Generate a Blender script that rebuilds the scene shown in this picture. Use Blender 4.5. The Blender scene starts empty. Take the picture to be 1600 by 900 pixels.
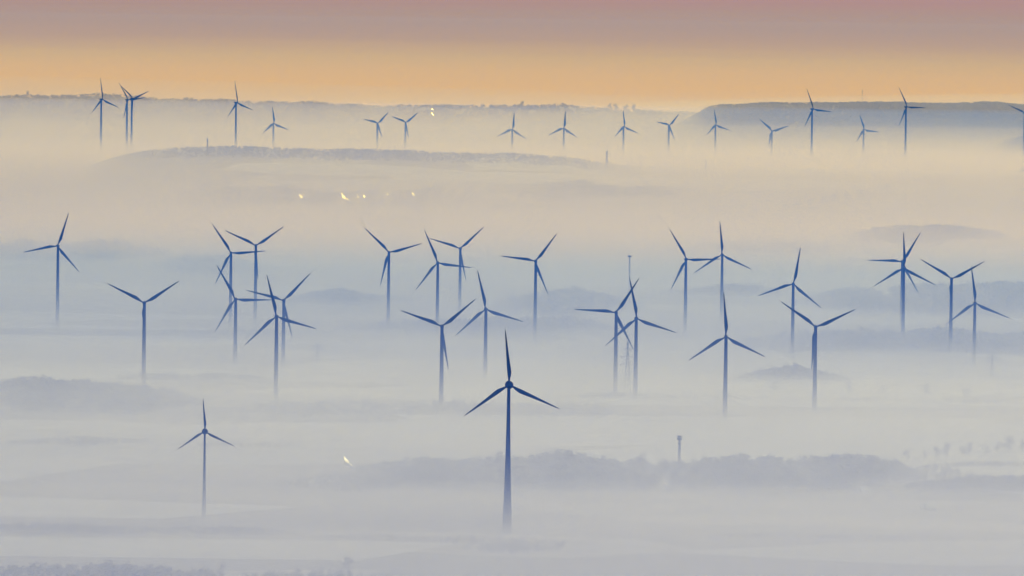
import bpy, math, random
import numpy as np
from mathutils import Vector, Matrix

R = math.radians
random.seed(7)
rng = np.random.default_rng(11)
S = bpy.context.scene

# ---------------------------------------------------------------- camera
CAM_H = 475.0
F_PX = 8889.0                                   # 200 mm lens, 1600 px across 36 mm
PITCH = math.atan(410.0 / F_PX)
ROLL = R(0.7)
f_ = np.array([0, math.cos(PITCH), -math.sin(PITCH)])
r0 = np.array([1.0, 0, 0]); u0 = np.array([0, math.sin(PITCH), math.cos(PITCH)])
r_ = r0 * math.cos(ROLL) + u0 * math.sin(ROLL)
u_ = u0 * math.cos(ROLL) - r0 * math.sin(ROLL)
CP = np.array([0, 0, CAM_H])
cd = bpy.data.cameras.new('camera'); cam = bpy.data.objects.new('camera', cd)
S.collection.objects.link(cam); S.camera = cam
cd.sensor_width = 36; cd.lens = 200; cd.clip_start = 10; cd.clip_end = 90000
cam.matrix_world = Matrix(((r_[0], u_[0], -f_[0], CP[0]), (r_[1], u_[1], -f_[1], CP[1]),
                           (r_[2], u_[2], -f_[2], CP[2]), (0, 0, 0, 1)))

# ---------------------------------------------------------------- sky, sun, exposure
SUN_EL, SUN_AZ = R(13), R(14)                   # low sun ahead of the camera, a little to the right
SUN_DIR = np.array([math.sin(SUN_AZ) * math.cos(SUN_EL), math.cos(SUN_AZ) * math.cos(SUN_EL), math.sin(SUN_EL)])
W = bpy.data.worlds.new('World'); S.world = W; W.use_nodes = True
nt = W.node_tree; N = nt.nodes; L = nt.links; N.clear()
wo = N.new('ShaderNodeOutputWorld')
sky = N.new('ShaderNodeTexSky'); sky.sky_type = 'NISHITA'; sky.sun_disc = False
sky.sun_elevation = SUN_EL; sky.sun_rotation = SUN_AZ; sky.altitude = 500; sky.dust_density = 3.0; sky.air_density = 1.0
tc = N.new('ShaderNodeTexCoord')
sp = N.new('ShaderNodeSeparateXYZ'); L.new(tc.outputs['Generated'], sp.inputs[0])
mz = N.new('ShaderNodeMath'); mz.operation = 'MAXIMUM'; mz.inputs[1].default_value = 0.004; L.new(sp.outputs[2], mz.inputs[0])
cb = N.new('ShaderNodeCombineXYZ'); L.new(sp.outputs[0], cb.inputs[0]); L.new(sp.outputs[1], cb.inputs[1]); L.new(mz.outputs[0], cb.inputs[2])
L.new(cb.outputs[0], sky.inputs[0])
bg1 = N.new('ShaderNodeBackground'); bg1.inputs[1].default_value = 0.15; L.new(sky.outputs[0], bg1.inputs[0])
# dawn glow along the horizon with a mauve cloud bank above it (by elevation)
mp = N.new('ShaderNodeMapping'); mp.inputs['Scale'].default_value = (10, 10, 420)
L.new(tc.outputs['Generated'], mp.inputs[0])
nz = N.new('ShaderNodeTexNoise'); nz.inputs['Scale'].default_value = 1.6; nz.inputs['Detail'].default_value = 4
L.new(mp.outputs[0], nz.inputs[0])
na = N.new('ShaderNodeMath'); na.operation = 'MULTIPLY_ADD'; na.inputs[1].default_value = 0.0016; na.inputs[2].default_value = -0.0008
L.new(nz.outputs[0], na.inputs[0])
nb = N.new('ShaderNodeMath'); nb.operation = 'ADD'; L.new(na.outputs[0], nb.inputs[0]); L.new(sp.outputs[2], nb.inputs[1])
mr = N.new('ShaderNodeMapRange'); mr.inputs['From Min'].default_value = -0.02; mr.inputs['From Max'].default_value = 0.02
L.new(nb.outputs[0], mr.inputs['Value'])
rp = N.new('ShaderNodeValToRGB'); L.new(mr.outputs[0], rp.inputs[0])
SKY = [(0.0, (.72, .46, .10)), (.23, (.71, .455, .10)), (.30, (.67, .44, .12)), (.36, (.595, .41, .135)), (.40, (.53, .355, .15)), (.444, (.465, .305, .175)), (.50, (.425, .285, .21)), (.56, (.42, .285, .235)), (.62, (.435, .265, .25)), (1.0, (.42, .30, .32))]
SKY_GAIN = 1.0
el = rp.color_ramp.elements
el[0].position = SKY[0][0]; el[0].color = (*SKY[0][1], 1)
el[1].position = SKY[-1][0]; el[1].color = (*SKY[-1][1], 1)
for p, c in SKY[1:-1]:
    e = el.new(p); e.color = (*c, 1)
bg2 = N.new('ShaderNodeBackground'); bg2.inputs[1].default_value = SKY_GAIN; L.new(rp.outputs[0], bg2.inputs[0])
mf = N.new('ShaderNodeMapRange'); mf.inputs['From Min'].default_value = 0.02; mf.inputs['From Max'].default_value = 0.10
L.new(sp.outputs[2], mf.inputs['Value'])
mx = N.new('ShaderNodeMixShader'); L.new(mf.outputs[0], mx.inputs[0]); L.new(bg2.outputs[0], mx.inputs[1]); L.new(bg1.outputs[0], mx.inputs[2])
L.new(mx.outputs[0], wo.inputs[0])

sd = bpy.data.lights.new('sun', 'SUN'); so = bpy.data.objects.new('sun', sd); S.collection.objects.link(so)
sd.energy = 2.5; sd.angle = R(0.5); sd.color = (1.0, .965, .95)
so.rotation_mode = 'QUATERNION'; so.rotation_quaternion = Vector(SUN_DIR).to_track_quat('Z', 'Y'); so.location = (0, 0, 900)

vs = S.view_settings; vs.view_transform = 'Standard'; vs.look = 'None'; vs.gamma = 1; vs.use_curve_mapping = False
vs.exposure = 0.0
S.cycles.volume_bounces = 0
S.cycles.max_bounces = 5; S.cycles.diffuse_bounces = 2; S.cycles.glossy_bounces = 2
S.cycles.sample_clamp_indirect = 4
S.cycles.use_denoising = True
S.cycles.caustics_reflective = False; S.cycles.caustics_refractive = False
S.cycles.transparent_max_bounces = 96

HAZE_DENS, HAZE_COL, HAZE_ABS = .45e-4, (.015, .16, .70), (1.0, 1.0, 0.0)      # even air up to the camera
LOW_DENS, LOW_COL, LOW_ABS = 2.3e-4, (.010, .13, .93), (1.0, 1.0, 0.0)         # thicker blue air over the plain
FOG_ZONES = [(-2800, 7350, (.66, .705, 1.0), 1.0), (7360, 11000, (.50, .555, .95), .82), (11010, 28000, (.71, .64, .68), .92)]  # zone tints put the change of light with distance into the fog colour
FOG0, FOG_SCALE = .0054, 28.0                   # ground fog: extinction at the ground (1/m) and scale height (m)

FOG_G = .40
BANKS = [(-2900, 20200, 120, 4700, 2500, 160, (.62, .51, .35), 1.25e-4),
         (-2900, 20100, 95, 4700, 2100, 105, (.62, .56, .46), 1.5e-4),
         (1500, 19000, 60, 4200, 1100, 95, (.68, .62, .60), 2.4e-4),
         (3000, 19700, 115, 3300, 1500, 160, (.64, .60, .54), 2.7e-4),
         (0, 14500, 60, 7000, 1300, 112, (.70, .635, .66), 2.6e-4)]  # warm horizon glow is put into the mist tints
# thicker pools of mist on the plain: picture position, half width, half depth, half height, density
POOLS = [(250, 563, 260, 300, 20, 1.5e-3), (90, 548, 200, 260, 16, 1.5e-3), (760, 590, 330, 260, 18, 1.3e-3), (1300, 612, 420, 200, 15, 1.6e-3),
         (560, 860, 260, 150, 12, 1.4e-3), (180, 792, 220, 200, 14, 1.4e-3), (1250, 850, 330, 220, 16, 1.6e-3), (980, 800, 260, 160, 13, 1.4e-3),
         (1480, 672, 300, 220, 15, 1.3e-3), (420, 690, 240, 220, 14, 1.2e-3), (640, 795, 160, 140, 12, 1.6e-3), (1130, 500, 380, 260, 20, 1.2e-3),
         (600, 545, 260, 240, 18, 1.2e-3), (1420, 575, 260, 240, 18, 1.2e-3), (120, 470, 300, 260, 22, 1.0e-3), (900, 430, 420, 300, 24, 1.0e-3),
         (330, 742, 90, 90, 7, 2.6e-3), (700, 770, 110, 70, 7, 2.6e-3), (1010, 760, 80, 60, 6, 2.6e-3), (1190, 778, 130, 70, 7, 2.4e-3), (1340, 735, 70, 60, 6, 2.4e-3), (860, 705, 120, 90, 7, 2.2e-3),
         (60, 640, 90, 110, 9, 2.2e-3), (240, 665, 120, 90, 8, 2.2e-3), (500, 620, 110, 90, 8, 2.0e-3), (1150, 650, 130, 90, 8, 2.0e-3), (1540, 745, 80, 60, 6, 2.4e-3), (80, 730, 80, 70, 7, 2.4e-3)]

# ---------------------------------------------------------------- picture <-> world
def ray(px, py):
    return f_ + r_ * ((px - 800) / F_PX) + u_ * ((450 - py) / F_PX)
def at_y(px, py, Y):                            # point on the ray at distance Y
    v = ray(px, py); return CP + v * (Y / v[1])
def pix(p):
    v = np.asarray(p) - CP; k = v @ f_
    return 800 + F_PX * (v @ r_) / k, 450 - F_PX * (v @ u_) / k

# ---------------------------------------------------------------- terrain
def smooth(t): t = np.clip(t, 0, 1); return t * t * (3 - 2 * t)
def base_h(Y):
    return 60 * smooth((Y - 13600) / 3200) - 230 * smooth((Y - 23400) / 4200)
RIDGES = []
def ridge(Y0, wf, wb, pts, seed, rough=3.0):
    P = [at_y(x, y, Y0) for x, y in pts]
    RIDGES.append((Y0, wf, wb, np.array([p[0] for p in P]), np.array([p[2] for p in P]), seed, rough))
ridge(16300, 1000, 520, [(-900, 300), (0, 276), (120, 262), (190, 244), (230, 237), (320, 232), (420, 234), (520, 236), (600, 239), (700, 241), (800, 244.5), (880, 248), (930, 254), (970, 260), (1060, 265), (1150, 268), (1250, 267), (1400, 271), (1600, 274), (2400, 280)], 1)
ridge(18900, 800, 600, [(-800, 262), (900, 258), (1000, 247), (1110, 241), (1230, 238), (1350, 237), (1480, 237), (1545, 234), (1562, 226), (1580, 220), (1600, 216), (1700, 210), (2200, 215)], 2)
ridge(22600, 1500, 1200, [(-1200, 170), (0, 154), (60, 152), (150, 151), (250, 155), (400, 161), (520, 165), (600, 168), (700, 166), (760, 168), (830, 169), (880, 165), (905, 170), (960, 174), (1050, 176), (1100, 178), (1300, 180), (1600, 184), (2600, 190)], 3, 5)
ridge(20700, 1100, 800, [(-900, 270), (900, 250), (1040, 205), (1080, 183), (1100, 171), (1112, 168), (1200, 165.5), (1300, 163), (1400, 164), (1480, 166), (1560, 165), (1600, 168), (2000, 175), (2600, 200)], 4, 4)
MOUNDS = []                                     # low rises on the plain: centre, half sizes, height
def mound(px, py, rx, ry, h):
    v = ray(px, py); p = CP - v * (CP[2] / v[2]); MOUNDS.append((p[0], p[1], rx, ry, h))
mound(1450, 376, 220, 420, 15); mound(1225, 602, 95, 150, 8); mound(40, 622, 120, 160, 10); mound(520, 330, 420, 260, 6)

def height(X, Y):
    X = np.asarray(X, float); Y = np.asarray(Y, float)
    z = base_h(Y)
    for Y0, wf, wb, xs, zs, sd_, rg in RIDGES:
        c = np.interp(X, xs, zs)
        c = c + rg * 0.35 * (np.sin(X / 61. + sd_) + np.sin(X / 143. + 2.1 * sd_) + .6 * np.sin(X / 29. + sd_ * 3.3))
        b0 = base_h(np.array(float(Y0)))
        w = np.where(Y < Y0, wf, wb)
        z = np.maximum(z, base_h(Y) + (c - b0) * np.exp(-((Y - Y0) / w) ** 2))
    for mx_, my_, rx, ry, h in MOUNDS:
        z = z + h * np.exp(-((X - mx_) / rx) ** 2 - ((Y - my_) / ry) ** 2)
    return z
def ground(px, py):                             # where the ray through a pixel meets the ground
    v = ray(px, py); Y = 3500.0
    Ys = np.arange(3500, 23500, 10.0); P = CP[None] + v[None] * (Ys / v[1])[:, None]
    hit = np.nonzero(P[:, 2] <= height(P[:, 0], Ys))[0]
    i = hit[0] if len(hit) else len(Ys) - 1
    a, b = (Ys[max(i - 1, 0)], Ys[i])
    for _ in range(12):
        m = (a + b) / 2; p = CP + v * (m / v[1])
        if p[2] <= float(height(p[0], m)): b = m
        else: a = m
    p = CP + v * (b / v[1]); p[2] = float(height(p[0], b)); return p

# ---------------------------------------------------------------- helpers
def tag(o, label=None, cat=None, group=None, kind=None):
    if label: o['label'] = label
    if cat: o['category'] = cat
    if group: o['group'] = group
    if kind: o['kind'] = kind
    return o
def link(name, me, parent=None, mat=None):
    o = bpy.data.objects.new(name, me); S.collection.objects.link(o)
    if mat is not None and me is not None and not me.materials: me.materials.append(mat)
    if parent: o.parent = parent
    return o
def mesh(name, V, Fc, smooth_=False):
    m = bpy.data.meshes.new(name); m.from_pydata([tuple(map(float, v)) for v in V], [], [tuple(map(int, f)) for f in Fc]); m.update()
    if smooth_: m.polygons.foreach_set('use_smooth', [True] * len(m.polygons))
    return m
def mesh_tris(name, V, T):                      # fast path for large triangle soups
    V = np.asarray(V, np.float32); T = np.asarray(T, np.int32)
    m = bpy.data.meshes.new(name); m.vertices.add(len(V)); m.vertices.foreach_set('co', V.ravel())
    m.loops.add(T.size); m.loops.foreach_set('vertex_index', T.ravel())
    m.polygons.add(len(T)); m.polygons.foreach_set('loop_start', np.arange(0, T.size, 3, dtype=np.int32))
    m.update(calc_edges=True); m.validate(); return m
def lathe(prof, n=20, axis='z', cap=True):      # prof: (radius, height)
    V = []; Fc = []
    for r, h in prof:
        for k in range(n):
            a = 2 * math.pi * k / n
            V.append((r * math.cos(a), r * math.sin(a), h))
    for i in range(len(prof) - 1):
        for k in range(n):
            a, b = i * n + k, i * n + (k + 1) % n
            Fc.append((a, b, b + n, a + n))
    if cap: Fc.append(tuple(range(n))[::-1]); Fc.append(tuple((len(prof) - 1) * n + k for k in range(n)))
    if axis == 'y': V = [(x, -z, y) for x, y, z in V]
    return V, Fc
def boxes(bl):                                  # list of (x0,x1,y0,y1,z0,z1)
    V = []; Fc = []
    for x0, x1, y0, y1, z0, z1 in bl:
        b = len(V)
        V += [(x0, y0, z0), (x1, y0, z0), (x1, y1, z0), (x0, y1, z0), (x0, y0, z1), (x1, y0, z1), (x1, y1, z1), (x0, y1, z1)]
        Fc += [(b, b + 3, b + 2, b + 1), (b + 4, b + 5, b + 6, b + 7), (b, b + 1, b + 5, b + 4), (b + 1, b + 2, b + 6, b + 5), (b + 2, b + 3, b + 7, b + 6), (b + 3, b, b + 4, b + 7)]
    return V, Fc
def bars(segs, w):                              # square bars between points
    V = []; Fc = []
    for a, b in segs:
        a = np.array(a, float); b = np.array(b, float); d = b - a; d /= np.linalg.norm(d)
        s = np.cross(d, [0.3, 0.2, 1] if abs(d[2]) < .9 else [1, 0.2, 0]); s /= np.linalg.norm(s); t = np.cross(d, s)
        k = len(V)
        for p in (a, b):
            for i, j in ((-1, -1), (1, -1), (1, 1), (-1, 1)): V.append(tuple(p + s * i * w / 2 + t * j * w / 2))
        Fc += [(k, k + 1, k + 5, k + 4), (k + 1, k + 2, k + 6, k + 5), (k + 2, k + 3, k + 7, k + 6), (k + 3, k, k + 4, k + 7), (k + 3, k + 2, k + 1, k), (k + 4, k + 5, k + 6, k + 7)]
    return V, Fc

def mat(name, col, rough=.7, metal=0.0, noise=0.0, nscale=.2):
    m = bpy.data.materials.new(name); m.use_nodes = True; n = m.node_tree.nodes; l = m.node_tree.links
    b = n['Principled BSDF']; b.inputs['Roughness'].default_value = rough; b.inputs['Metallic'].default_value = metal
    b.inputs['Base Color'].default_value = (*col, 1)
    if noise:
        t = n.new('ShaderNodeTexCoord'); z = n.new('ShaderNodeTexNoise'); z.inputs['Scale'].default_value = nscale; z.inputs['Detail'].default_value = 5
        l.new(t.outputs['Object'], z.inputs[0])
        r = n.new('ShaderNodeValToRGB'); l.new(z.outputs[0], r.inputs[0]); l.new(r.outputs[0], b.inputs['Base Color'])
        r.color_ramp.elements[0].position = .3; r.color_ramp.elements[1].position = .7
        r.color_ramp.elements[0].color = (*[c * (1 - noise) for c in col], 1); r.color_ramp.elements[1].color = (*[min(1, c * (1 + noise)) for c in col], 1)
    return m
M_TURB = mat('turbine_silhouette', (.008, .015, .050), .6, 0, .15, .05)  # backlit silhouette shade of white turbines, put into the base colour
M_TOWER = mat('tower_silhouette', (.008, .015, .050), .6, 0, .15, .03)  # same backlit shade put into the tower colour
M_WALL = mat('render_wall', (.55, .50, .42), .8, 0, .15, .3)
M_ROOFM = mat('sheet_metal_roof', (.75, .74, .70), .55, .6, .05, .4)
M_ROOFG = mat('glazed_roof', (.78, .74, .66), .42, .7, .05, .4)
M_TILE = mat('roof_tiles', (.16, .10, .08), .7, 0, .3, 1.0)
M_DARKM = mat('galvanised_steel', (.10, .11, .13), .5, .5, .2, .5)
M_GLASS = mat('window_glass', (.05, .06, .08), .1)
M_LEAF = mat('foliage', (.050, .055, .045), .9, 0, .45, .12)
M_LEAF2 = mat('foliage_brown', (.075, .062, .048), .9, 0, .4, .12)
M_BARK = mat('bark', (.06, .05, .045), .9, 0, .3, 1.0)
M_BRICK = mat('brick_chimney', (.20, .16, .15), .8, 0, .2, .5)

# ground: frosty fields, stubble, winter crop and soil in a long patchwork
def ground_mat():
    m = bpy.data.materials.new('field_patchwork'); m.use_nodes = True; n = m.node_tree.nodes; l = m.node_tree.links
    b = n['Principled BSDF']; b.inputs['Roughness'].default_value = .95
    g = n.new('ShaderNodeNewGeometry')
    wn = n.new('ShaderNodeTexNoise'); wn.inputs['Scale'].default_value = .0016; l.new(g.outputs['Position'], wn.inputs[0])
    wa = n.new('ShaderNodeVectorMath'); wa.operation = 'SCALE'; wa.inputs['Scale'].default_value = 260; l.new(wn.outputs['Color'], wa.inputs[0])
    wb = n.new('ShaderNodeVectorMath'); wb.operation = 'ADD'; l.new(g.outputs['Position'], wb.inputs[0]); l.new(wa.outputs[0], wb.inputs[1])
    mpn = n.new('ShaderNodeMapping'); mpn.inputs['Rotation'].default_value = (0, 0, .13); mpn.inputs['Scale'].default_value = (1 / 620, 1 / 330, 0)
    l.new(wb.outputs[0], mpn.inputs[0])
    v = n.new('ShaderNodeTexVoronoi'); v.inputs['Scale'].default_value = 1; v.inputs['Randomness'].default_value = .85; l.new(mpn.outputs[0], v.inputs[0])
    s = n.new('ShaderNodeSeparateColor'); l.new(v.outputs['Color'], s.inputs[0])
    r = n.new('ShaderNodeValToRGB'); r.color_ramp.interpolation = 'CONSTANT'; l.new(s.outputs[0], r.inputs[0])
    cols = [(0, (.50, .49, .45)), (.22, (.14, .13, .10)), (.4, (.66, .65, .61)), (.58, (.06, .07, .05)), (.70, (.36, .33, .27)), (.86, (.09, .08, .07))]
    e = r.color_ramp.elements; e[0].position = 0; e[0].color = (*cols[0][1], 1); e[1].position = cols[1][0]; e[1].color = (*cols[1][1], 1)
    for p, c in cols[2:]: q = e.new(p); q.color = (*c, 1)
    m2 = n.new('ShaderNodeMapping'); m2.inputs['Scale'].default_value = (1 / 90, 1 / 60, 1 / 90); l.new(g.outputs['Position'], m2.inputs[0])
    z = n.new('ShaderNodeTexNoise'); z.inputs['Scale'].default_value = 1; z.inputs['Detail'].default_value = 7; l.new(m2.outputs[0], z.inputs[0])
    mr_ = n.new('ShaderNodeMapRange'); mr_.inputs['To Min'].default_value = .55; mr_.inputs['To Max'].default_value = 1.4; l.new(z.outputs[0], mr_.inputs[0])
    mm = n.new('ShaderNodeVectorMath'); mm.operation = 'SCALE'; l.new(r.outputs[0], mm.inputs[0]); l.new(mr_.outputs[0], mm.inputs['Scale'])
    # the far hills are forest land: dark litter and undergrowth instead of frosted fields
    sy = n.new('ShaderNodeSeparateXYZ'); l.new(g.outputs['Position'], sy.inputs[0])
    fm = n.new('ShaderNodeMapRange'); fm.inputs['From Min'].default_value = 17900; fm.inputs['From Max'].default_value = 19200; l.new(sy.outputs[1], fm.inputs['Value'])
    mxr = n.new('ShaderNodeMix'); mxr.data_type = 'RGBA'; l.new(fm.outputs[0], mxr.inputs[0]); l.new(mm.outputs[0], mxr.inputs[6])
    sc2 = n.new('ShaderNodeVectorMath'); sc2.operation = 'SCALE'; sc2.inputs[0].default_value = (.06, .065, .05); l.new(mr_.outputs[0], sc2.inputs['Scale']); l.new(sc2.outputs[0], mxr.inputs[7])
    l.new(mxr.outputs[2], b.inputs['Base Color'])
    return m
M_GROUND = ground_mat()
M_FIELD = mat('frosted_field', (.74, .72, .67), .95, 0, .12, .01)
M_SOIL = mat('dark_field', (.05, .055, .05), .95, 0, .3, .01)

# ---------------------------------------------------------------- ground sheet
xs = np.concatenate([np.linspace(-13000, -3200, 22)[:-1], np.arange(-3200, 3201, 32), np.linspace(3200, 13000, 22)[1:]])
ys = np.concatenate([np.linspace(-2500, 4500, 15)[:-1], np.arange(4500, 12000, 75), np.arange(12000, 24000, 50), np.linspace(24000, 27600, 30)])
XX, YY = np.meshgrid(xs, ys); ZZ = height(XX, YY)
V = np.stack([XX.ravel(), YY.ravel(), ZZ.ravel()], 1); nx = len(xs)
i, j = np.meshgrid(np.arange(len(ys) - 1), np.arange(nx - 1), indexing='ij'); a = (i * nx + j).ravel()
T = np.concatenate([np.stack([a, a + 1, a + nx + 1], 1), np.stack([a, a + nx + 1, a + nx], 1)])
gm = mesh_tris('ground', V, T); gm.polygons.foreach_set('use_smooth', [True] * len(gm.polygons))
tag(link('ground', gm, None, M_GROUND), kind='structure')
def gz(x, y):                                   # height of the ground sheet itself
    i = min(max(int(np.searchsorted(xs, x)) - 1, 0), nx - 2); j = min(max(int(np.searchsorted(ys, y)) - 1, 0), len(ys) - 2)
    u = (x - xs[i]) / (xs[i + 1] - xs[i]); v = (y - ys[j]) / (ys[j + 1] - ys[j])
    a, b, c, d = ZZ[j, i], ZZ[j, i + 1], ZZ[j + 1, i], ZZ[j + 1, i + 1]
    return float(a + u * (b - a) + v * (d - b)) if u >= v else float(a + v * (c - a) + u * (d - c))

def field(pts, m, name='field', lift=.25):      # a field drawn on the plain, corners by pixel rows
    P = [ground(x, y) for x, y in pts]
    Vt = []; n = 24
    for s in range(n + 1):                      # pts: left-near, right-near, right-far, left-far
        for t in range(9):
            u = s / n; v = t / 8
            p = (1 - v) * ((1 - u) * P[0] + u * P[1]) + v * ((1 - u) * P[3] + u * P[2])
            Vt.append((p[0], p[1], gz(p[0], p[1]) + lift))
    Fc = [(s * 9 + t, s * 9 + t + 9, s * 9 + t + 10, s * 9 + t + 1) for s in range(n) for t in range(8)]
    tag(link(name, mesh(name, Vt, Fc), None, m), kind='structure')
field([(840, 606), (1700, 622), (1700, 611), (840, 600)], M_FIELD)
field([(1000, 618), (1700, 640), (1700, 629), (1180, 618)], M_FIELD)
field([(1400, 726), (1700, 712), (1700, 702), (1412, 716)], M_FIELD)
field([(-60, 868), (560, 876), (730, 848), (-60, 838)], M_FIELD)
field([(-60, 806), (250, 811), (470, 792), (-60, 774)], M_FIELD)
field([(-80, 590), (330, 592), (360, 578), (-80, 574)], M_FIELD)
field([(480, 700), (1700, 690), (1700, 664), (480, 660)], M_FIELD)
field([(-60, 655), (620, 662), (620, 646), (-60, 640)], M_SOIL)
field([(640, 648), (1700, 655), (1700, 640), (640, 630)], M_SOIL)
field([(-60, 522), (900, 532), (900, 522), (-60, 512)], M_SOIL)

# ---------------------------------------------------------------- trees
def crown_template(n, seed, h=1.0, w=.42, lo=.16, size=.13, cols=1):
    g = np.random.default_rng(seed)
    cl = g.integers(5, 9); C = []
    for k in range(cl):
        z = lo + (h - lo) * (.18 + .68 * (k + g.random()) / cl); rr = w * .62 * math.sqrt(max(0.05, 1 - ((z - .58) / .52) ** 2))
        a = g.random() * 6.28; C.append((rr * math.cos(a) * g.uniform(.3, 1), rr * math.sin(a) * g.uniform(.3, 1), z, g.uniform(.13, .24)))
    V = []
    for k in range(n):
        cx, cy, cz, cr = C[g.integers(len(C))]
        d = g.normal(size=3); d /= np.linalg.norm(d); p = np.array([cx, cy, cz]) + d * cr * g.uniform(.35, 1.05)
        e1 = g.normal(size=3); e1 /= np.linalg.norm(e1); e2 = np.cross(e1, g.normal(size=3)); e2 /= np.linalg.norm(e2)
        s = size * g.uniform(.6, 1.3)
        V += [p - e1 * s * .6 - e2 * s * .4, p + e1 * s * .6 - e2 * s * .3, p + e2 * s * .7]
    return np.array(V)
NEAR_T = [crown_template(150, 50 + k, size=.085) for k in range(6)]
FAR_T = [crown_template(34, 90 + k, size=.17) for k in range(8)]
def limb_mesh(seed):                            # tapered trunk with limbs, unit height
    g = np.random.default_rng(seed); V = []; Fc = []
    def seg(a, b, ra, rb):
        a = np.array(a); b = np.array(b); d = b - a; d = d / np.linalg.norm(d); s = np.cross(d, [.3, .9, .1]); s /= np.linalg.norm(s); t = np.cross(d, s); k = len(V)
        for p, r in ((a, ra), (b, rb)):
            for q in range(6): V.append(tuple(p + r * (s * math.cos(q * 1.047) + t * math.sin(q * 1.047))))
        for q in range(6): Fc.append((k + q, k + (q + 1) % 6, k + 6 + (q + 1) % 6, k + 6 + q))
    seg((0, 0, -.03), (0, 0, .3), .028, .022); seg((0, 0, .3), (.02, .01, .75), .022, .008)
    for q in range(7):
        z = g.uniform(.22, .6); a = g.random() * 6.28; seg((0, 0, z), (.26 * math.cos(a), .26 * math.sin(a), z + g.uniform(.12, .3)), .011, .003)
    return V, Fc
TRUNKS = [mesh('trunk', *limb_mesh(k)) for k in range(3)]
for t in TRUNKS: t.materials.append(M_BARK)
CROWNS = []
for k in range(6):
    c = crown_template(420, 200 + k, size=.05); m = mesh_tris('crown', c, np.arange(len(c)).reshape(-1, 3)); m.materials.append(M_LEAF if k % 2 else M_LEAF2); CROWNS.append(m)
def tree(p, h, label, group=None, wide=1.0, k=None):
    k = random.randrange(6) if k is None else k
    o = link('tree', None); o.location = (p[0], p[1], gz(p[0], p[1]) - .1); o.rotation_euler.z = random.random() * 6.28; h *= 1.2; o.scale = (h * wide, h * wide, h)
    tag(o, label, 'tree', group)
    link('crown', CROWNS[k], o); link('trunk', TRUNKS[k % 3], o)
    return o

CLEAR = []                                      # open yards kept free in front of the bright roofs: x, y, half width, depth
def wav(x, k): return math.sin(x / 9.3 + k) * .35 + math.sin(x / 23. + 1.7 * k) * .45 + math.sin(x / 51. + 2.3 * k) * .5
def woods(pts_fn, n, hmin, hmax, label, templates, m, name='woods', wide=1.25):
    Vs = []; sd_ = len(label)
    for q in range(n):
        x, y, edge = pts_fn(); t = templates[rng.integers(len(templates))]
        if any(abs(x - cx) < cw and -cdp < y - cy < 40 for cx, cy, cw, cdp in CLEAR): continue
        cl = wav(x * .35 + y * .012, sd_)       # clumps of taller and lower trees
        h = (hmin + (hmax - hmin) * np.clip(.5 + .5 * cl + rng.normal() * .16, 0, 1.25)) * (.15 + .85 * edge); a = rng.random() * 6.28; c, s = math.cos(a), math.sin(a)
        v = t * [h * wide, h * wide, h]; v = v @ np.array([[c, s, 0], [-s, c, 0], [0, 0, 1]])
        Vs.append(v + [x, y, gz(x, y) - .08 * h])
    Vs = np.concatenate(Vs)
    o = link(name, mesh_tris(name, Vs, np.arange(len(Vs)).reshape(-1, 3)), None, m)
    tag(o, label, 'woods', kind='stuff'); return o
def patch(x0, x1, near, far, edge=6, taper=110):
    # near / far: pixel rows as functions of x; a random ground point in that band, ragged and thinning out at both ends
    k = x0 * .37
    def fn():
        while True:
            x = rng.uniform(x0 - 10, x1 + 10); w = min(1, max(0, (x - x0 + 10) / taper), max(0, (x1 + 10 - x) / taper))
            if rng.random() > .25 + .75 * w: continue
            yn, yf = near(x) + edge * .5 * wav(x * .4, k + 3), far(x) + edge * .7 * wav(x * .45, k)
            if yn - yf < 2: yf = yn - 2
            mid = yf + (yn - yf) * .45; f = .25 + .75 * w
            yn, yf = mid + (yn - mid) * f, mid + (yf - mid) * f
            Yn, Yf = CAM_H * F_PX / (yn - 40 - (x - 800) * .0122), CAM_H * F_PX / (yf - 40 - (x - 800) * .0122)
            Y = Yn + (Yf - Yn) * rng.random(); p = at_y(x, 400, Y)
            return p[0], Y, w ** .5
    return fn
HALLS = []
def H_(px, py, w, d, *a, **kw):
    HALLS.append(((px, py, w, d, *a), kw)); p = ground(px, py); CLEAR.append((p[0], p[1], w * .8 + 5, 90 + (p[1] - 5000) * .03))
VG = 'village buildings with sunlit roofs'
H_(541.5, 727, 5.2, 13, 4.5, 'blazing white hall roof in the wood left of the nearest turbine', rot=.12)
H_(548.5, 732, 1.4, 5, 3, 'tiny bright shed beside the blazing white hall', rot=.1)
H_(402.5, 712.5, 1.2, 5, 3, 'tiny bright shed right of the small near turbine', rot=0)
H_(1166.5, 724.5, 1.8, 18, 4, 'bright sliver of a roof at the top of the wood right of the mast', rot=.06)
H_(1041, 763, 2.4, 5, 3.5, 'slanting pale roof in the wood below the mast', rot=.35)
H_(470, 312, 8, 14, 8, 'leftmost bright roof of the far village', VG, rot=.1)
H_(475.5, 310, 5, 12, 6, 'small bright roof beside the leftmost village roof', VG, rot=-.2)
H_(537.5, 313.5, 11, 24, 8, 'widest glowing roof in the middle of the village', VG, rot=.1)
H_(544, 315, 5, 12, 5, 'small glowing roof below the widest village roof', VG, rot=.1)
H_(560, 311, 8, 6, 5, 'flat streak of roof right of the widest village roof', VG, rot=0)
H_(569, 311, 5, 12, 6, 'bright end roof of the streak in the village', VG, rot=.1)
H_(589.5, 311.5, 7, 30, 5, 'dim roof in the village centre', VG, rot=0, glint=False)
H_(606.5, 307.5, 4, 12, 6, 'upright bright fleck of roof in the village', VG, rot=.1)
H_(645.5, 307.5, 6, 12, 6, 'rightmost bright roof of the village', VG, rot=0)
H_(559, 329, 4, 20, 5, 'lowest tiny roof speck below the village', VG, rot=0, glint=False)
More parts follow.
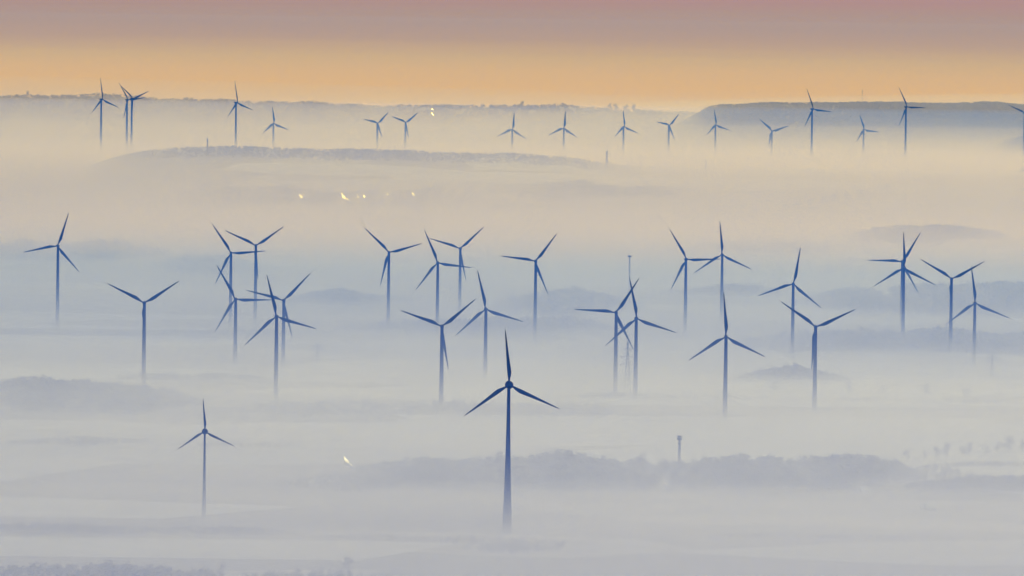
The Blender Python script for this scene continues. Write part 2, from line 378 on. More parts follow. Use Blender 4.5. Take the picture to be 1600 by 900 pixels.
H_(596, 324.5, 6, 20, 5, 'dim roof speck below the village right of centre', VG, rot=0, glint=False)
H_(676, 182, 7, 10, 8, 'lower bright white building high on the far slope beside two turbines', rot=0)
H_(675.5, 174, 4, 8, 8, 'upper small bright building high on the far slope', rot=0)
H_(1271, 452.5, 2.0, 8, 5, 'tiny bright roof speck right of the turbine behind the V turbine', rot=0)
H_(1374, 461.5, 12, 12, 4, 'faint streak of roof left of the overlapping pair', rot=0, glint=False)
H_(1578, 457.5, 1.8, 6, 5, 'tiny bright roof speck at the right edge', rot=0)
H_(1350, 770, 7, 10, 4, 'faint pale house at the lower edge of the wood at right', rot=.2, glint=False)
H_(1453, 797, 10, 14, 4, 'faint pale farmhouse in the mist at lower right', rot=.1, glint=False)
H_(1443, 796, 6, 10, 3.5, 'small outbuilding left of the faint farmhouse', rot=.1, glint=False)
H_(1382, 723, 14, 12, 4, 'long low pale barn where the long wood ends', rot=0, glint=False)

lin = lambda x0, y0, x1, y1: (lambda x: y0 + (y1 - y0) * (x - x0) / (x1 - x0))
con = lambda y: (lambda x: y)
woods(patch(440, 1440, lin(440, 770, 1400, 768), lambda x: 733 if x > 560 else 744), 2900, 5, 19, 'long dark blue wood crossing the picture behind the nearest turbine tower', NEAR_T, M_LEAF)
woods(patch(1350, 1560, con(758), con(742), 4), 130, 4, 12, 'scattered trees where the long wood thins out', NEAR_T, M_LEAF, wide=1.1)
woods(patch(1425, 1680, con(772), lin(1425, 760, 1600, 758)), 520, 8, 17, 'hazy wood below the pale field at the right edge', NEAR_T, M_LEAF)
woods(patch(-60, 480, lin(0, 836, 480, 842), lin(0, 829, 480, 835), 2), 520, 3, 9, 'ragged low hedgerow running past the foot of the small left turbine', NEAR_T, M_LEAF2, 'hedgerow')
woods(patch(480, 960, lin(480, 846, 960, 862), lin(480, 838, 960, 850), 2), 330, 2, 5.5, 'thin scrub line leading to the foot of the nearest turbine', NEAR_T, M_LEAF2, 'hedgerow')
woods(patch(735, 880, con(872), con(852), 2), 160, 5, 10, 'rounded thicket around the foot of the nearest turbine', NEAR_T, M_LEAF, 'thicket')
woods(patch(-60, 620, con(935), con(908), 3), 520, 7, 19, 'tree belt along the bottom left edge of the picture', NEAR_T, M_LEAF)
woods(patch(-60, 330, lin(0, 650, 330, 648), lin(0, 612, 330, 622)), 1200, 6, 15, 'blurred wood at the left edge behind the small near turbine', FAR_T, M_LEAF)
woods(patch(330, 1080, lin(330, 652, 1080, 655), lin(330, 634, 1080, 640), 4), 900, 4, 10, 'faint grey blue wood strip left of the front turbine rotor', FAR_T, M_LEAF)
woods(patch(15, 245, con(700), con(690), 2), 160, 6, 11, 'short dark thicket row left of the small near turbine', FAR_T, M_LEAF, 'hedgerow')
woods(patch(250, 520, con(702), con(696), 2), 90, 4, 8, 'sparse hedgerow right behind the small near turbine', FAR_T, M_LEAF2, 'hedgerow')
woods(patch(1150, 1332, con(606), con(594), 3), 420, 10, 18, 'dome shaped wood behind the pale strip at right', FAR_T, M_LEAF)
woods(patch(1160, 1700, con(556), lin(1200, 528, 1600, 532), 5), 1700, 12, 21, 'wood band between the right hand turbines', FAR_T, M_LEAF)
woods(patch(1250, 1700, con(494), lin(1280, 458, 1600, 460), 6), 1900, 14, 24, 'dark wood behind the pair of overlapping turbines', FAR_T, M_LEAF)
woods(patch(760, 1000, con(498), lin(780, 468, 980, 464), 6), 1000, 13, 23, 'wood behind the crossing blades in the centre', FAR_T, M_LEAF)
woods(patch(440, 640, con(480), con(466), 5), 500, 12, 22, 'broken wood right of the left turbine cluster', FAR_T, M_LEAF)
woods(patch(540, 980, con(522), con(508), 5), 800, 9, 18, 'thin wood strip behind the central turbines', FAR_T, M_LEAF)
woods(patch(240, 420, con(440), con(404), 5), 520, 12, 22, 'smudged wood behind the left turbine cluster', FAR_T, M_LEAF)
woods(patch(-60, 260, con(412), con(384), 5), 760, 12, 22, 'pale wood behind the far left turbine', FAR_T, M_LEAF)
woods(patch(1325, 1575, con(388), con(368), 4), 900, 14, 22, 'wood covering the low rise at right', FAR_T, M_LEAF)
woods(patch(1060, 1330, con(398), con(382), 4), 420, 11, 18, 'faint wood left of the low wooded rise', FAR_T, M_LEAF)
woods(patch(580, 690, con(352), con(344), 3), 240, 12, 20, 'small round wood below the bright village roofs', FAR_T, M_LEAF)
woods(patch(225, 760, con(332), lin(225, 318, 760, 318), 5), 1300, 10, 17, 'tree cover around the bright village roofs', FAR_T, M_LEAF)
woods(patch(760, 1110, con(326), lin(760, 316, 1110, 318), 4), 760, 11, 19, 'faint wood right of the village', FAR_T, M_LEAF)
woods(patch(1120, 1470, con(284), con(276), 3), 300, 10, 17, 'faint wood line below the far right turbines', FAR_T, M_LEAF)
woods(patch(-60, 520, con(527), con(523), 2), 260, 6, 11, 'thin hedgerow line across the fields behind the V bladed left turbine', FAR_T, M_LEAF, 'hedgerow')
woods(patch(1030, 1240, con(466), con(458), 3), 260, 11, 20, 'scattered trees right of the thin far mast', FAR_T, M_LEAF, 'hedgerow')
woods(patch(850, 1640, lin(850, 624, 1640, 634), lin(850, 620, 1640, 630), 2), 300, 3, 8, 'hedgerow below the pale strip at right', FAR_T, M_LEAF, 'hedgerow')
woods(patch(1430, 1660, lin(1430, 734, 1660, 730), lin(1430, 731, 1660, 727), 1), 160, 3, 7, 'hedgerow along the lower edge of the pale field at right', NEAR_T, M_LEAF, 'hedgerow')
woods(patch(170, 430, con(598), con(592), 3), 240, 6, 13, 'low wood strip at the foot of the V bladed left turbine', FAR_T, M_LEAF, 'hedgerow')
woods(patch(960, 1500, lin(960, 842, 1500, 848), lin(960, 838, 1500, 843), 2), 240, 2, 5, 'faint hedgerow in the bright mist at lower right', NEAR_T, M_LEAF2, 'hedgerow')
def crest(k, xa, xb, front=260):
    Y0, wf, wb, cx, cz, _, _ = RIDGES[k]
    pa = at_y(xa, 200, Y0)[0]; pb = at_y(xb, 200, Y0)[0]
    def fn():
        x = rng.uniform(pa, pb); return x, Y0 + rng.uniform(-front, 60), min(1.0, (x - pa) / 180 + .02, (pb - x) / 180 + .02) ** .6
    return fn
woods(crest(0, 180, 1000, 420), 2600, 6, 11, 'wooded crest of the nearer ridge below the far turbines', FAR_T, M_LEAF)
woods(crest(2, -60, 1110, 1600), 4500, 7, 15, 'tree fringe along the left skyline', FAR_T, M_LEAF, wide=1.8)
woods(crest(3, 1085, 1700, 1300), 8000, 10, 15, 'dark forest along the right skyline', FAR_T, M_LEAF, wide=1.8)
woods(crest(1, 1540, 1700, 500), 700, 10, 16, 'wooded knob at the right edge below the skyline', FAR_T, M_LEAF)

# single trees that can be told apart
for k, (x, y, h, w) in enumerate([(1418, 722, 12, 1.1), (1445, 719, 9, 1.0), (1463, 717, 13, 1.2), (1480, 716, 15, 1.1), (1503, 715, 12, 1.1), (1515, 714, 14, 1.0), (1541, 712, 10, 1.3), (1560, 710, 12, 1.1), (1575, 709, 17, 1.2), (1598, 707, 12, 1.0)]):
    tree(ground(x, y), h, 'hazy round tree in the row above the pale field at the right edge', 'row of trees above the pale field', w)
for x, y, h, lab in [(1325, 617, 14, 'blurred tree on the hedge line just right of the V bladed turbine'), (1381, 619, 11, 'small tree on the hedge line below the overlapping turbines'),
                     (1447, 622, 16, 'widest tree on the hedge line at right'), (1509, 624, 14, 'tree on the hedge line below the rightmost standing turbine'), (1563, 626, 10, 'last small tree on the hedge line near the right edge'),
                     (1210, 614, 12, 'faint tree on the hedge line between the two large right turbines')]:
    tree(ground(x, y), h, lab, 'trees along the distant hedge line', 1.1)
for x, y, h, lab in [(871, 741, 18, 'pointed tree standing above the long wood right of the nearest tower'), (885, 742, 21, 'broad round tree on the edge of the long wood'), (937, 744, 17, 'tree left of the mast on the edge of the long wood'), (1000, 744, 19, 'tall tree group member left of the telecommunications mast'),
                     (1146, 742, 14, 'single treetop on the wood edge right of the mast'), (1300, 745, 20, 'large round tree on the right end of the long wood'), (1278, 745, 17, 'tree beside the largest round tree of the wood'), (780, 740, 19, 'tall ragged tree just left of the nearest tower'),
                     (1360, 742, 17, 'round tree where the long wood ends at right'), (1395, 742, 15, 'last tree of the long wood before the pale field')]:
    tree(ground(x, y), h, lab, 'trees rising from the long wood', 1.15)
for x, y, h, w, lab in [(88, 912, 15, 1.1, 'conical tree at the very bottom left edge'), (44, 912, 11, 1.4, 'low rounded tree in the bottom left corner'), (192, 910, 9, 1.2, 'small round tree on the bottom tree belt'), (252, 912, 10, 1.2, 'low wide tree in the bottom tree belt'), (345, 906, 12, 1.0, 'bare upright tree on the bottom edge below the small turbine'), (545, 893, 11, 1.4, 'lone wide tree in the pale field near the bottom'), (20, 912, 10, 1.1, 'shrubby tree nearest the bottom left corner'), (875, 862, 9, 1.3, 'small bare tree right of the nearest tower foot')]:
    tree(ground(x, y), h, lab, None, w)
for x, h, w, lab in [(815, 26, 1.3, 'single round tree on the skyline right of the centre'), (953, 26, 1.0, 'leftmost skyline tree of the centre right clump'), (962, 28, 1.1, 'second skyline tree of the centre right clump'), (978, 26, 1.1, 'third skyline tree of the centre right clump'), (990, 25, 1.2, 'rightmost skyline tree of the centre right clump'), (42, 24, 1.1, 'lone tree on the left end of the skyline')]:
    Y0 = 22600; p = at_y(x, 165, Y0); tree((p[0], Y0), h, lab, None, w)

# ---------------------------------------------------------------- wind turbines (unit rotor radius)
def blade_mesh():
    st = [(.025, .030, .030, 0), (.06, .031, .028, .0), (.11, .043, .024, .006), (.17, .064, .021, .014), (.23, .078, .018, .018), (.32, .072, .014, .015), (.45, .058, .010, .011), (.6, .045, .0075, .007), (.75, .034, .005, .004), (.88, .024, .0035, .002), (.96, .016, .0025, .001), (1.0, .005, .001, 0)]
    V = []; n = 10; Fc = []
    for r, c, t, off in st:
        tw = R(14) * (1 - r) ** 2
        for k in range(n):
            a = 2 * math.pi * k / n; x = c / 2 * math.cos(a) + off; y = t / 2 * math.sin(a) * (1 + .35 * math.cos(a))
            V.append((x * math.cos(tw) - y * math.sin(tw), x * math.sin(tw) + y * math.cos(tw) - math.sin(R(3)) * r, r))
    for i_ in range(len(st) - 1):
        for k in range(n):
            a = i_ * n + k; b = i_ * n + (k + 1) % n; Fc.append((a, b, b + n, a + n))
    Fc.append(tuple(range(n))[::-1]); Fc.append(tuple((len(st) - 1) * n + k for k in range(n)))
    m = mesh('blade', V, Fc, True); m.materials.append(M_TURB); return m
BLADE = blade_mesh()
def hub_mesh(r, l):
    V, Fc = lathe([(r * .55, -l * .9), (r, -l * .7), (r * 1.04, 0), (r * .9, l * .5), (r * .55, l * .85), (r * .15, l)], 16, 'y')
    m = mesh('rotor_hub', V, Fc, True); m.materials.append(M_TURB); return m
HUB_S = hub_mesh(.036, .045); HUB_R = hub_mesh(.074, .06); HUB_D = hub_mesh(.090, .05)
def nacelle_box():
    import bmesh
    bm = bmesh.new(); bmesh.ops.create_cube(bm, size=1)
    for v in bm.verts: v.co = Vector((v.co.x * .075, v.co.y * .19 + .055, v.co.z * .08 + (.004 if v.co.y > 0 and v.co.z < 0 else 0)))
    bmesh.ops.bevel(bm, geom=bm.edges[:], offset=.014, segments=3, affect='EDGES')
    m = bpy.data.meshes.new('nacelle'); bm.to_mesh(m); bm.free(); m.polygons.foreach_set('use_smooth', [True] * len(m.polygons)); m.materials.append(M_TURB); return m
def nacelle_egg():
    V, Fc = lathe([(.070, .0), (.074, -.03), (.070, -.07), (.056, -.11), (.032, -.15), (.008, -.175)], 18, 'y')
    m = mesh('nacelle', V, Fc, True); m.materials.append(M_TURB); return m
NAC_B = nacelle_box(); NAC_E = nacelle_egg()
def sensor_mesh():
    V, Fc = bars([((0, .12, .035), (0, .12, .062)), ((-.015, .12, .058), (.015, .12, .058))], .003)
    m = mesh('wind_sensor', V, Fc); m.materials.append(M_DARKM); return m
SENSOR = sensor_mesh()
OVER = .085
def turbine(hx, hy, rpx, phi, yaw, Y, label, group, dt, db, round_=False, chord=1.0):
    h = at_y(hx, hy, Y); dep = (h - CP) @ f_; Rm = rpx * dep / F_PX
    ps = R(yaw); nrm = np.array([math.sin(ps), -math.cos(ps)])
    ax = h[:2] - nrm * OVER * Rm
    zg = min(gz(ax[0] + a, ax[1] + b) for a in (-db, db) for b in (-db, db)) - .3
    root = link('wind_turbine', None); root.location = (ax[0], ax[1], zg); root.rotation_euler.z = ps
    tag(root, label, 'wind turbine', group)
    hz = h[2] - zg - (0.0 if round_ else .0) * Rm
    top = hz - (.035 if not round_ else .05) * Rm
    prof = [(db / 2 * 1.15, 0), (db / 2 * 1.15, .5), (db / 2, .55)]
    for k in range(1, 13):
        t = k / 12.; q = (1 - t) ** (1.7 if round_ else 1.0)
        prof.append((dt / 2 + (db - dt) / 2 * q, .55 + (top - .55) * t))
    prof.append((dt / 2 * 1.12, top + .02 * Rm * .3))
    V, Fc = lathe(prof, 24); link('tower', mesh('tower', V, Fc, True), root, M_TOWER)
    tilt = Matrix.Rotation(R(-5), 4, 'X')       # rotor axis points slightly up
    base = Matrix.Translation((0, -OVER * Rm, hz)) @ tilt
    def put(name, me, extra=Matrix.Identity(4)):
        o = link(name, me, root); o.matrix_local = base @ extra @ Matrix.Scale(Rm, 4); return o
    put('rotor_hub', HUB_S if not round_ else HUB_D if rpx < 60 else HUB_R)
    nc = link('nacelle', NAC_E if round_ else NAC_B, root)
    nc.matrix_local = Matrix.Translation((0, -OVER * Rm + .03 * Rm, hz)) @ Matrix.Rotation(R(-2), 4, 'X') @ Matrix.Scale(Rm, 4)
    sn = link('wind_sensor', SENSOR, nc)
    for k in range(3):
        put('blade', BLADE, Matrix.Rotation(R(phi - .7) + k * 2 * math.pi / 3, 4, 'Y') @ Matrix.Diagonal((chord, chord, 1, 1)))
    return root
G_N, G_M, G_F = 'near wind turbines', 'wind turbines in the middle distance', 'far wind turbines below the skyline'
def Yof(rpx, Rm): return F_PX * Rm / rpx * .9975
NEARS = [((795.7, 601.3, 86.6, -4, 5), 5300, 'largest darkest turbine standing alone in the lower centre', 3.1, 9.4),
         ((320.1, 674.1, 52.2, -3, 5), 5430, 'small turbine with a round hub alone at lower left', 1.9, 4.2)]
for (hx, hy, rp_, ph, yw), Y, lab, dt, db in NEARS: turbine(hx, hy, rp_, ph, yw, Y, lab, G_N, dt, db, True)
MIDS = [((89.8, 384.1, 54.5, 19, -6), 'leftmost middle turbine, one blade pointing left and one up right'),
 ((225.2, 473.4, 65.4, -62, 0), 'turbine at left with two blades spread upwards in a clean V'),
 ((360.9, 395.2, 54.3, -33, 2), 'left turbine of the upper pair in the left cluster, one blade level to the right'),
 ((399.6, 383.7, 53.7, -64, 0), 'right turbine of the upper pair in the left cluster, blades in a wide V'),
 ((367.5, 467.4, 60.9, -29, -6), 'lower left turbine of the left cluster with a level blade reaching right'),
 ((431.6, 494.2, 66.9, -13, -4), 'frontmost and darkest turbine of the left cluster, one blade nearly upright'),
 ((442.7, 469.5, 61.1, 45, -6), 'paler turbine just behind the front one of the left cluster, one blade up right'),
 ((607.8, 394.4, 54.1, -45, 2), 'turbine left of the centre pair with one blade reaching up left'),
 ((683.6, 410.5, 55.2, -22, -6), 'front turbine of the centre pair whose blades overlap another rotor'),
 ((718.7, 388.3, 51.6, 48, -8), 'pale rear turbine of the centre pair with a blade up right'),
 ((836.5, 408.0, 56.1, 38, -8), 'turbine right of the centre with a level left blade and one up right'),
 ((758.7, 483.1, 62.9, -12, -6), 'turbine behind and left of the nearest turbine, one blade nearly upright'),
 ((690.4, 510.0, 68.6, -69, -2), 'turbine left of the nearest one, blades in a wide V and one down the tower'),
 ((1073.0, 405.3, 54.4, -30, 12), 'turbine with a level blade touching its right neighbour, right of centre'),
 ((1128.1, 397.8, 52.4, -4, -8), 'pale turbine with an upright blade, right of the level bladed one'),
 ((962.4, 488.3, 65.2, 34, -6), 'left turbine of the crossing pair with a long level blade to the left'),
 ((994.9, 497.9, 66.1, -10, 6), 'right turbine of the crossing pair, blade crossing its neighbour'),
 ((1134.2, 526.0, 69.6, -3, -4), 'large turbine with upright blade standing clear right of the centre'),
 ((1239.6, 443.5, 58.5, 11, -2), 'turbine behind the large V turbine at right, blade slightly right of upright'),
 ((1274.7, 510.9, 68.0, -54, 0), 'large right turbine with blades in a wide V and one beside the tower'),
 ((1409.6, 408.8, 54.4, 32, -8), 'overlapping right pair, the one with a level blade to the left'),
 ((1412.7, 418.7, 56.0, -1, 0), 'overlapping right pair, the one with an upright blade'),
 ((1487.2, 435.7, 58.0, -58, 0), 'turbine at right whose V blade crosses behind the rightmost upright blade'),
 ((1523.7, 473.6, 59.2, -6, 0), 'rightmost middle turbine with an upright blade')]
for k, ((hx, hy, rp_, ph, yw), lab) in enumerate(MIDS):
    Y = Yof(rp_, 54 if k != 20 else 55.5)
    s = F_PX / Y; turbine(hx, hy, rp_, ph, yw, Y, lab, G_M, 3.9, 5.8, chord=1.08)
FARS = [((160.3, 155.3, 34.6, -7, 48), 1, 'tall far turbine standing alone at the left skyline'),
 ((200.3, 155.9, 32.8, -35, 44), 1, 'left turbine of the touching pair on the left skyline'),
 ((207.7, 154.0, 32.5, -50, 42), 1, 'right turbine of the touching pair on the left skyline'),
 ((371.0, 160.5, 34.9, -9, 50), 1, 'tall far turbine breaking the skyline left of centre'),
 ((428.1, 192.9, 26.3, -6, 26), 0, 'small far turbine just right of the tall skyline one'),
 ((590.3, 192.5, 24.6, 45, 20), 0, 'left of the two small far turbines beside the bright white building'),
 ((634.1, 191.3, 24.6, 52, 16), 0, 'small far turbine nearest the bright white building'),
 ((800.8, 202.2, 26.5, 6, 8), 0, 'small far turbine in the centre under the lone skyline tree'),
 ((881.1, 200.1, 26.5, 5, 0), 0, 'small far turbine above the right end of the nearer ridge'),
 ((975.6, 198.0, 25.8, -6, 34), 0, 'small far turbine under the skyline tree clump'),
 ((1046.0, 195.8, 24.0, 43, 26), 0, 'small far turbine with a blade up right, right of the tree clump'),
 ((1118.9, 195.3, 23.8, -9, 28), 0, 'small far turbine below the left end of the dark forest hill'),
 ((1206.3, 204.7, 26.5, -47, 2), 0, 'small far turbine with V blades in front of the forest hill'),
 ((1270.9, 170.5, 35.2, -22, 36), 1, 'tall far turbine crossing the skyline in front of the forest hill'),
 ((1350.4, 202.6, 24.5, -20, 24), 0, 'small far turbine between the two tall ones at right'),
 ((1417.4, 167.0, 34.3, -27, 32), 1, 'rightmost fully visible tall far turbine'),
 ((1602.0, 177.0, 32.0, -66, 20), 1, 'tall far turbine cut by the right edge of the picture')]
for k, ((hx, hy, rp_, ph, yw), big, lab) in enumerate(FARS):
    turbine(hx, hy, rp_, ph, yw, 17500 + (k % 3) * 60 if big else 17900 + (k % 4) * 40, lab, G_F, 5.2 if big else 5.4, 7.4 if big else 7.0, chord=1.2 if big else 1.9)
turbine(1614, 261, 26, -108, 5, 15000, 'blade tip of a turbine mostly beyond the right edge', G_F, 3.4, 5)

# ---------------------------------------------------------------- masts, pylons, chimney
def lattice(H, wb, wt, arms, bar=.35, n=8, taper=1.0):
    sg = []
    def c(k, z):
        t = z / H; w = (wb + (wt - wb) * min(1, t * taper)) / 2; q = [(-1, -1), (1, -1), (1, 1), (-1, 1)][k % 4]; return (q[0] * w, q[1] * w, z)
    lv = [H * (1 - (1 - k / n) ** 1.25) for k in range(n + 1)]
    for a, b in zip(lv[:-1], lv[1:]):
        for k in range(4):
            sg += [(c(k, a), c(k, b)), (c(k, a), c(k + 1, b)), (c(k, b), c(k + 1, b))]
    return bars(sg, bar)
def pylon(px, py_base, H, label, group, arms=((.72, 9), (.86, 7)), bar=.4):
    p = ground(px, py_base); o = link('power_pylon', None); o.location = (p[0], p[1], gz(p[0], p[1]) - .3); o.rotation_euler.z = R(12)
    tag(o, label, 'pylon', group)
    V, Fc = lattice(H, H * .13, H * .025, arms, bar, taper=1.25); link('lattice_tower', mesh('lattice_tower', V, Fc), o, M_DARKM)
    for t, w in arms:
        z = H * t; sg = [((-w, 0, z), (w, 0, z)), ((-w, 0, z), (0, 0, z + 2.2)), ((w, 0, z), (0, 0, z + 2.2))] + [((s * w * q, 0, z), (s * w * q, 0, z - 1.8)) for s in (-1, 1) for q in (.55, .97)]
        V, Fc = bars(sg, bar); link('cross_arm', mesh('cross_arm', V, Fc), o, M_DARKM)
pylon(495.5, 566, 27, 'faint lattice pylon right of the left turbine cluster', None)
pylon(980, 607, 62, 'tall lattice pylon between the towers of the crossing pair', None, ((.52, 11), (.68, 9), (.84, 6)), .28)
pylon(1550, 590, 32, 'faint pylon near the right edge below the rightmost turbine', None)
for x, y, H in [(1228, 340, 34), (1247, 336, 36), (1266, 333, 38), (1285, 329, 38), (1304, 325, 38), (1322, 322, 38), (1342, 318, 38), (1386, 306, 34)]:
    pylon(x, y, H, 'barely visible pylon in the row fading into the mist at right', 'row of pylons in the mist', bar=.6)
def mast(px, pyb, pyt, label, width=2.0, rings=(), top=None, bar=.3):
    p = ground(px, pyb); q = at_y(px, pyt, p[1]); z0 = gz(p[0], p[1]) - .3; H = q[2] - z0
    o = link('mast', None); o.location = (p[0], p[1], z0); tag(o, label, 'mast')
    V, Fc = lattice(H, width * 1.8, width * .8, (), bar, n=14); link('lattice_shaft', mesh('lattice_shaft', V, Fc), o, M_DARKM)
    for t, r, hh in rings:
        V, Fc = lathe([(r, H * t), (r, H * t + hh * .25), (r * .8, H * t + hh * .3), (r * .8, H * t + hh * .75), (r, H * t + hh * .8), (r, H * t + hh)], 16); link('antenna_platform', mesh('antenna_platform', V, Fc), o, M_DARKM)
mast(1061, 745, 681, 'slim telecommunications mast with two antenna rings above the long wood', 1.6, ((.80, 2.0, 1.6), (.90, 3.2, 2.2), (.965, 2.6, 1.6)), bar=.5)
mast(983, 470, 399, 'thin far mast with a small top platform above the crossing pair', 1.6, ((.965, 4.2, 2.4),), bar=.4)
mast(374.5, 325, 297, 'thin mast left of the bright village roofs', 1.5, ((.9, 2, 2),), bar=.7)
mast(324, 244, 217, 'short mast on the crest of the nearer ridge', 2.0, ((.9, 2, 2),), bar=.9)
mast(1103, 272, 251, 'faint mast right of the ridge end', 2, ((.9, 2, 2),), bar=.8)
mast(1191, 465, 446, 'tiny mast left of the turbine with a lowered left blade', 1.5, ((.9, 2, 2),), bar=.6)
mast(1347, 167, 140, 'hairline mast on the right skyline', 1.2, ((.9, 1.2, 2),), bar=.22)
p = ground(948, 262); q = at_y(948, 236, p[1]); z0 = gz(p[0], p[1]); H = q[2] - z0
o = link('chimney_stack', None); o.location = (p[0], p[1], z0 - .5); tag(o, 'slim dark chimney at the right end of the nearer ridge', 'chimney')
V, Fc = lathe([(3.6, 0), (2.6, H * .97)], 18); link('shaft', mesh('shaft', V, Fc, True), o, M_BRICK)
V, Fc = lathe([(3.0, H * .97), (3.2, H * .985), (3.0, H + .5)], 18); link('rim', mesh('rim', V, Fc), o, M_DARKM)

# ---------------------------------------------------------------- buildings whose roofs catch the low sun
def hall(px, py, w, d, h, label, group=None, glint=True, rot=None, roofm=None):
    p = ground(px, py)
    x, y = p[0], p[1]; zs_ = [gz(x + a, y + b) for a in (-w / 2, w / 2) for b in (-d / 2, d / 2)]; z0 = min(zs_) - .4
    o = link('building', None); o.location = (x, y, z0)
    rz = random.uniform(-.5, .5) if rot is None else rot
    o.rotation_euler.z = rz; tag(o, label, 'building', group)
    # mirror pitch: the roof normal halves the angle between sun and viewer
    to = CP - np.array([x, y, z0 + h]); to /= np.linalg.norm(to); nrm = to + SUN_DIR; nrm /= np.linalg.norm(nrm)
    c, s = math.cos(-rz), math.sin(-rz); nl = np.array([nrm[0] * c - nrm[1] * s, nrm[0] * s + nrm[1] * c, nrm[2]])
    if not glint: nl = np.array([0, -.35, 1]); nl /= np.linalg.norm(nl)
    zt = lambda a, b: h + .8 - (nl[0] * a + nl[1] * b) / nl[2]
    cs = [(-w / 2, -d / 2), (w / 2, -d / 2), (w / 2, d / 2), (-w / 2, d / 2)]
    V = [(a, b, 0) for a, b in cs] + [(a, b, zt(a, b)) for a, b in cs]
    Fc = [(0, 1, 5, 4), (1, 2, 6, 5), (2, 3, 7, 6), (3, 0, 4, 7), (3, 2, 1, 0)]
    link('wall', mesh('wall', V, Fc), o, M_WALL)
    e = [(a * 1.05, b * 1.05) for a, b in cs]
    V = [(a, b, zt(a, b) + .03) for a, b in e] + [(a, b, zt(a, b) + .38) for a, b in e]
    Fc = [(0, 1, 5, 4), (1, 2, 6, 5), (2, 3, 7, 6), (3, 0, 4, 7), (3, 2, 1, 0), (4, 5, 6, 7)]
    link('roof', mesh('roof', V, Fc), o, roofm or (M_ROOFG if py < 470 else M_ROOFM))
    n = max(2, int(w / 5)); gl = []
    for k in range(n):
        a = -w / 2 + w * (k + .5) / n
        V, Fc = boxes([(a - .8, a + .8, -d / 2 - .06, -d / 2 + .02, h * .35, h * .7)])
        link('window', mesh('window', V, Fc), o, M_GLASS)
    V, Fc = boxes([(w / 2 - .02, w / 2 + .07, -1.4, 1.4, 0.35, h * .62)]); link('door', mesh('door', V, Fc), o, M_DARKM)
    return o
for a_, kw_ in HALLS: hall(*a_, **kw_)

# ---------------------------------------------------------------- a bird high in the sky
b = at_y(399, 47.5, 2600)
V = [(0, -.35, 0), (0, .4, 0), (.07, 0, .03), (-.07, 0, .03), (.5, .05, .16), (.5, -.12, .16), (1.0, .12, .02), (-.5, .05, .16), (-.5, -.12, .16), (-1.0, .12, .02), (0, 0, -.09)]
Fc = [(0, 2, 10), (0, 10, 3), (1, 10, 2), (1, 3, 10), (0, 3, 2), (1, 2, 3), (2, 5, 4), (5, 6, 4), (3, 7, 8), (8, 7, 9)]
o = link('bird', mesh('bird', V, Fc), None, M_BARK); o.location = b; tag(o, 'single dark bird flying in the mauve sky', 'bird')

def outward(m):                                 # closed bodies of air need faces that all look outwards
    import bmesh
    bm = bmesh.new(); bm.from_mesh(m); bmesh.ops.recalc_face_normals(bm, faces=bm.faces[:])
    if bm.calc_volume(signed=True) < 0: bmesh.ops.reverse_faces(bm, faces=bm.faces[:])
    bm.to_mesh(m); bm.free(); return m
# ---------------------------------------------------------------- air: haze, ground fog, fog banks
def vol(name, col, dens, absorb=(0, 0, 0), g=0.0):
    m = bpy.data.materials.new(name); m.use_nodes = True; n = m.node_tree.nodes; l = m.node_tree.links; n.clear()
    o = n.new('ShaderNodeOutputMaterial'); v = n.new('ShaderNodeVolumePrincipled'); l.new(v.outputs[0], o.inputs['Volume'])
    v.inputs['Color'].default_value = (*col, 1); v.inputs['Density'].default_value = dens; v.inputs['Absorption Color'].default_value = (*absorb, 1)
    v.inputs['Anisotropy'].default_value = g; m.cycles.homogeneous_volume = True
    return m
bottom = float(ZZ.min()) - 1
V, Fc = boxes([(-13400, 13400, -2900, 28000, bottom, 505)])
tag(link('haze', outward(mesh('haze', V, Fc)), None, vol('haze_air', HAZE_COL, HAZE_DENS, HAZE_ABS, 0.0)), kind='stuff')
Ysp = [-2880, 9000] + list(np.arange(13000, 17601, 400)) + [19000]; Vv = []
for Y in Ysp:
    t = float(base_h(np.array(float(Y)))) + 200 - max(0, Y - 16000) * .02; Vv += [(-13380, Y, bottom + .2), (13380, Y, bottom + .2), (13380, Y, t), (-13380, Y, t)]
n = len(Ysp); Fc = [(3, 2, 1, 0), tuple(4 * (n - 1) + q for q in range(4))]
for i_ in range(n - 1):
    a = 4 * i_
    for q in range(4): Fc.append((a + q, a + (q + 1) % 4, a + 4 + (q + 1) % 4, a + 4 + q))
tag(link('low_haze', outward(mesh('low_haze', Vv, Fc)), None, vol('low_air', LOW_COL, LOW_DENS, LOW_ABS, .2)), kind='stuff')
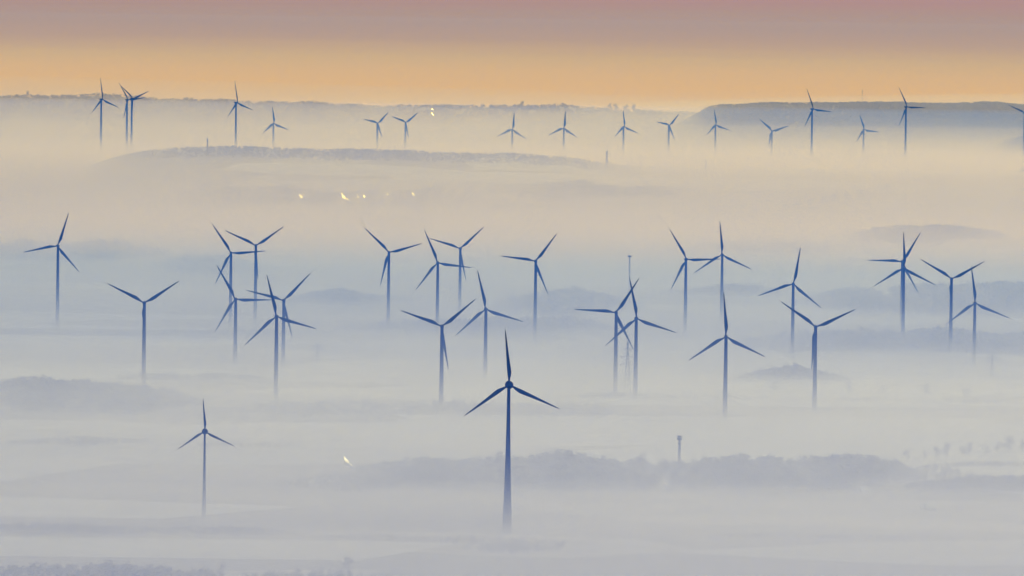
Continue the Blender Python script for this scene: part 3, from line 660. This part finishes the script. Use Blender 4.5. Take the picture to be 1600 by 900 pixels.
# ground fog thins upwards: nested layers, each following the rise of the land
tops = [6, 13, 21, 30, 40, 51, 63, 77, 93, 112, 135, 165]
prevd = 0
for k in range(len(tops) - 1, -1, -1):
    lo = tops[k - 1] if k else 0; mid = (lo + tops[k]) / 2
    d = FOG0 * math.exp(-mid / FOG_SCALE); dd = d - prevd; prevd = d
    X = 13300 - k * 2
    for zi, (Ya, Yb, fcol, fmul) in enumerate(FOG_ZONES):
        Ysp = [y for y in [4000, 9000] + list(np.arange(13000, 17601, 400)) + [20000, 23300] + list(np.arange(23600, 27900, 400)) if Ya + 50 < y < Yb - 300 - k * 2]
        Ysp = [Ya + k * 2] + Ysp + [min(Yb, 27900) - k * 2]
        Vv = []
        for Y in Ysp:
            t = float(base_h(np.array(float(Y)))) + tops[k]
            Vv += [(-X, Y, bottom + .5 + k * .02), (X, Y, bottom + .5 + k * .02), (X, Y, t), (-X, Y, t)]
        n = len(Ysp); Fc = [(3, 2, 1, 0), tuple(4 * (n - 1) + q for q in range(4))]
        for i_ in range(n - 1):
            a = 4 * i_
            for q in range(4): Fc.append((a + q, a + (q + 1) % 4, a + 4 + (q + 1) % 4, a + 4 + q))
        tag(link('ground_fog', outward(mesh('ground_fog', Vv, Fc)), None, vol('fog_layer', fcol, dd * fmul, (0, 0, 0), FOG_G)), kind='stuff')
# long lens shaped mist banks lying over the far valleys
def bank(x, y, z, rx, ry, rz, col, dens, g=None):
    V, Fc = lathe([(math.sin(a), -math.cos(a)) for a in [.02] + [math.pi * q / 14 for q in range(1, 14)] + [math.pi - .02]], 40)
    V = [(x + a * rx, y + b * ry, z + c * rz) for a, b, c in V]
    tag(link('mist_bank', outward(mesh('mist_bank', V, Fc, True)), None, vol('mist', col, dens, (0, 0, 0), FOG_G if g is None else g)), kind='stuff')
for b_ in BANKS: bank(*b_)
for px_, py_, rx_, ry_, rz_, dn_ in POOLS:
    p = ground(px_, py_); bank(p[0], p[1], p[2] + 3, rx_, ry_, rz_, (.82, .84, 1.0) if py_ > 615 else (.66, .71, 1.0), dn_)
print('objects', len(bpy.data.objects))
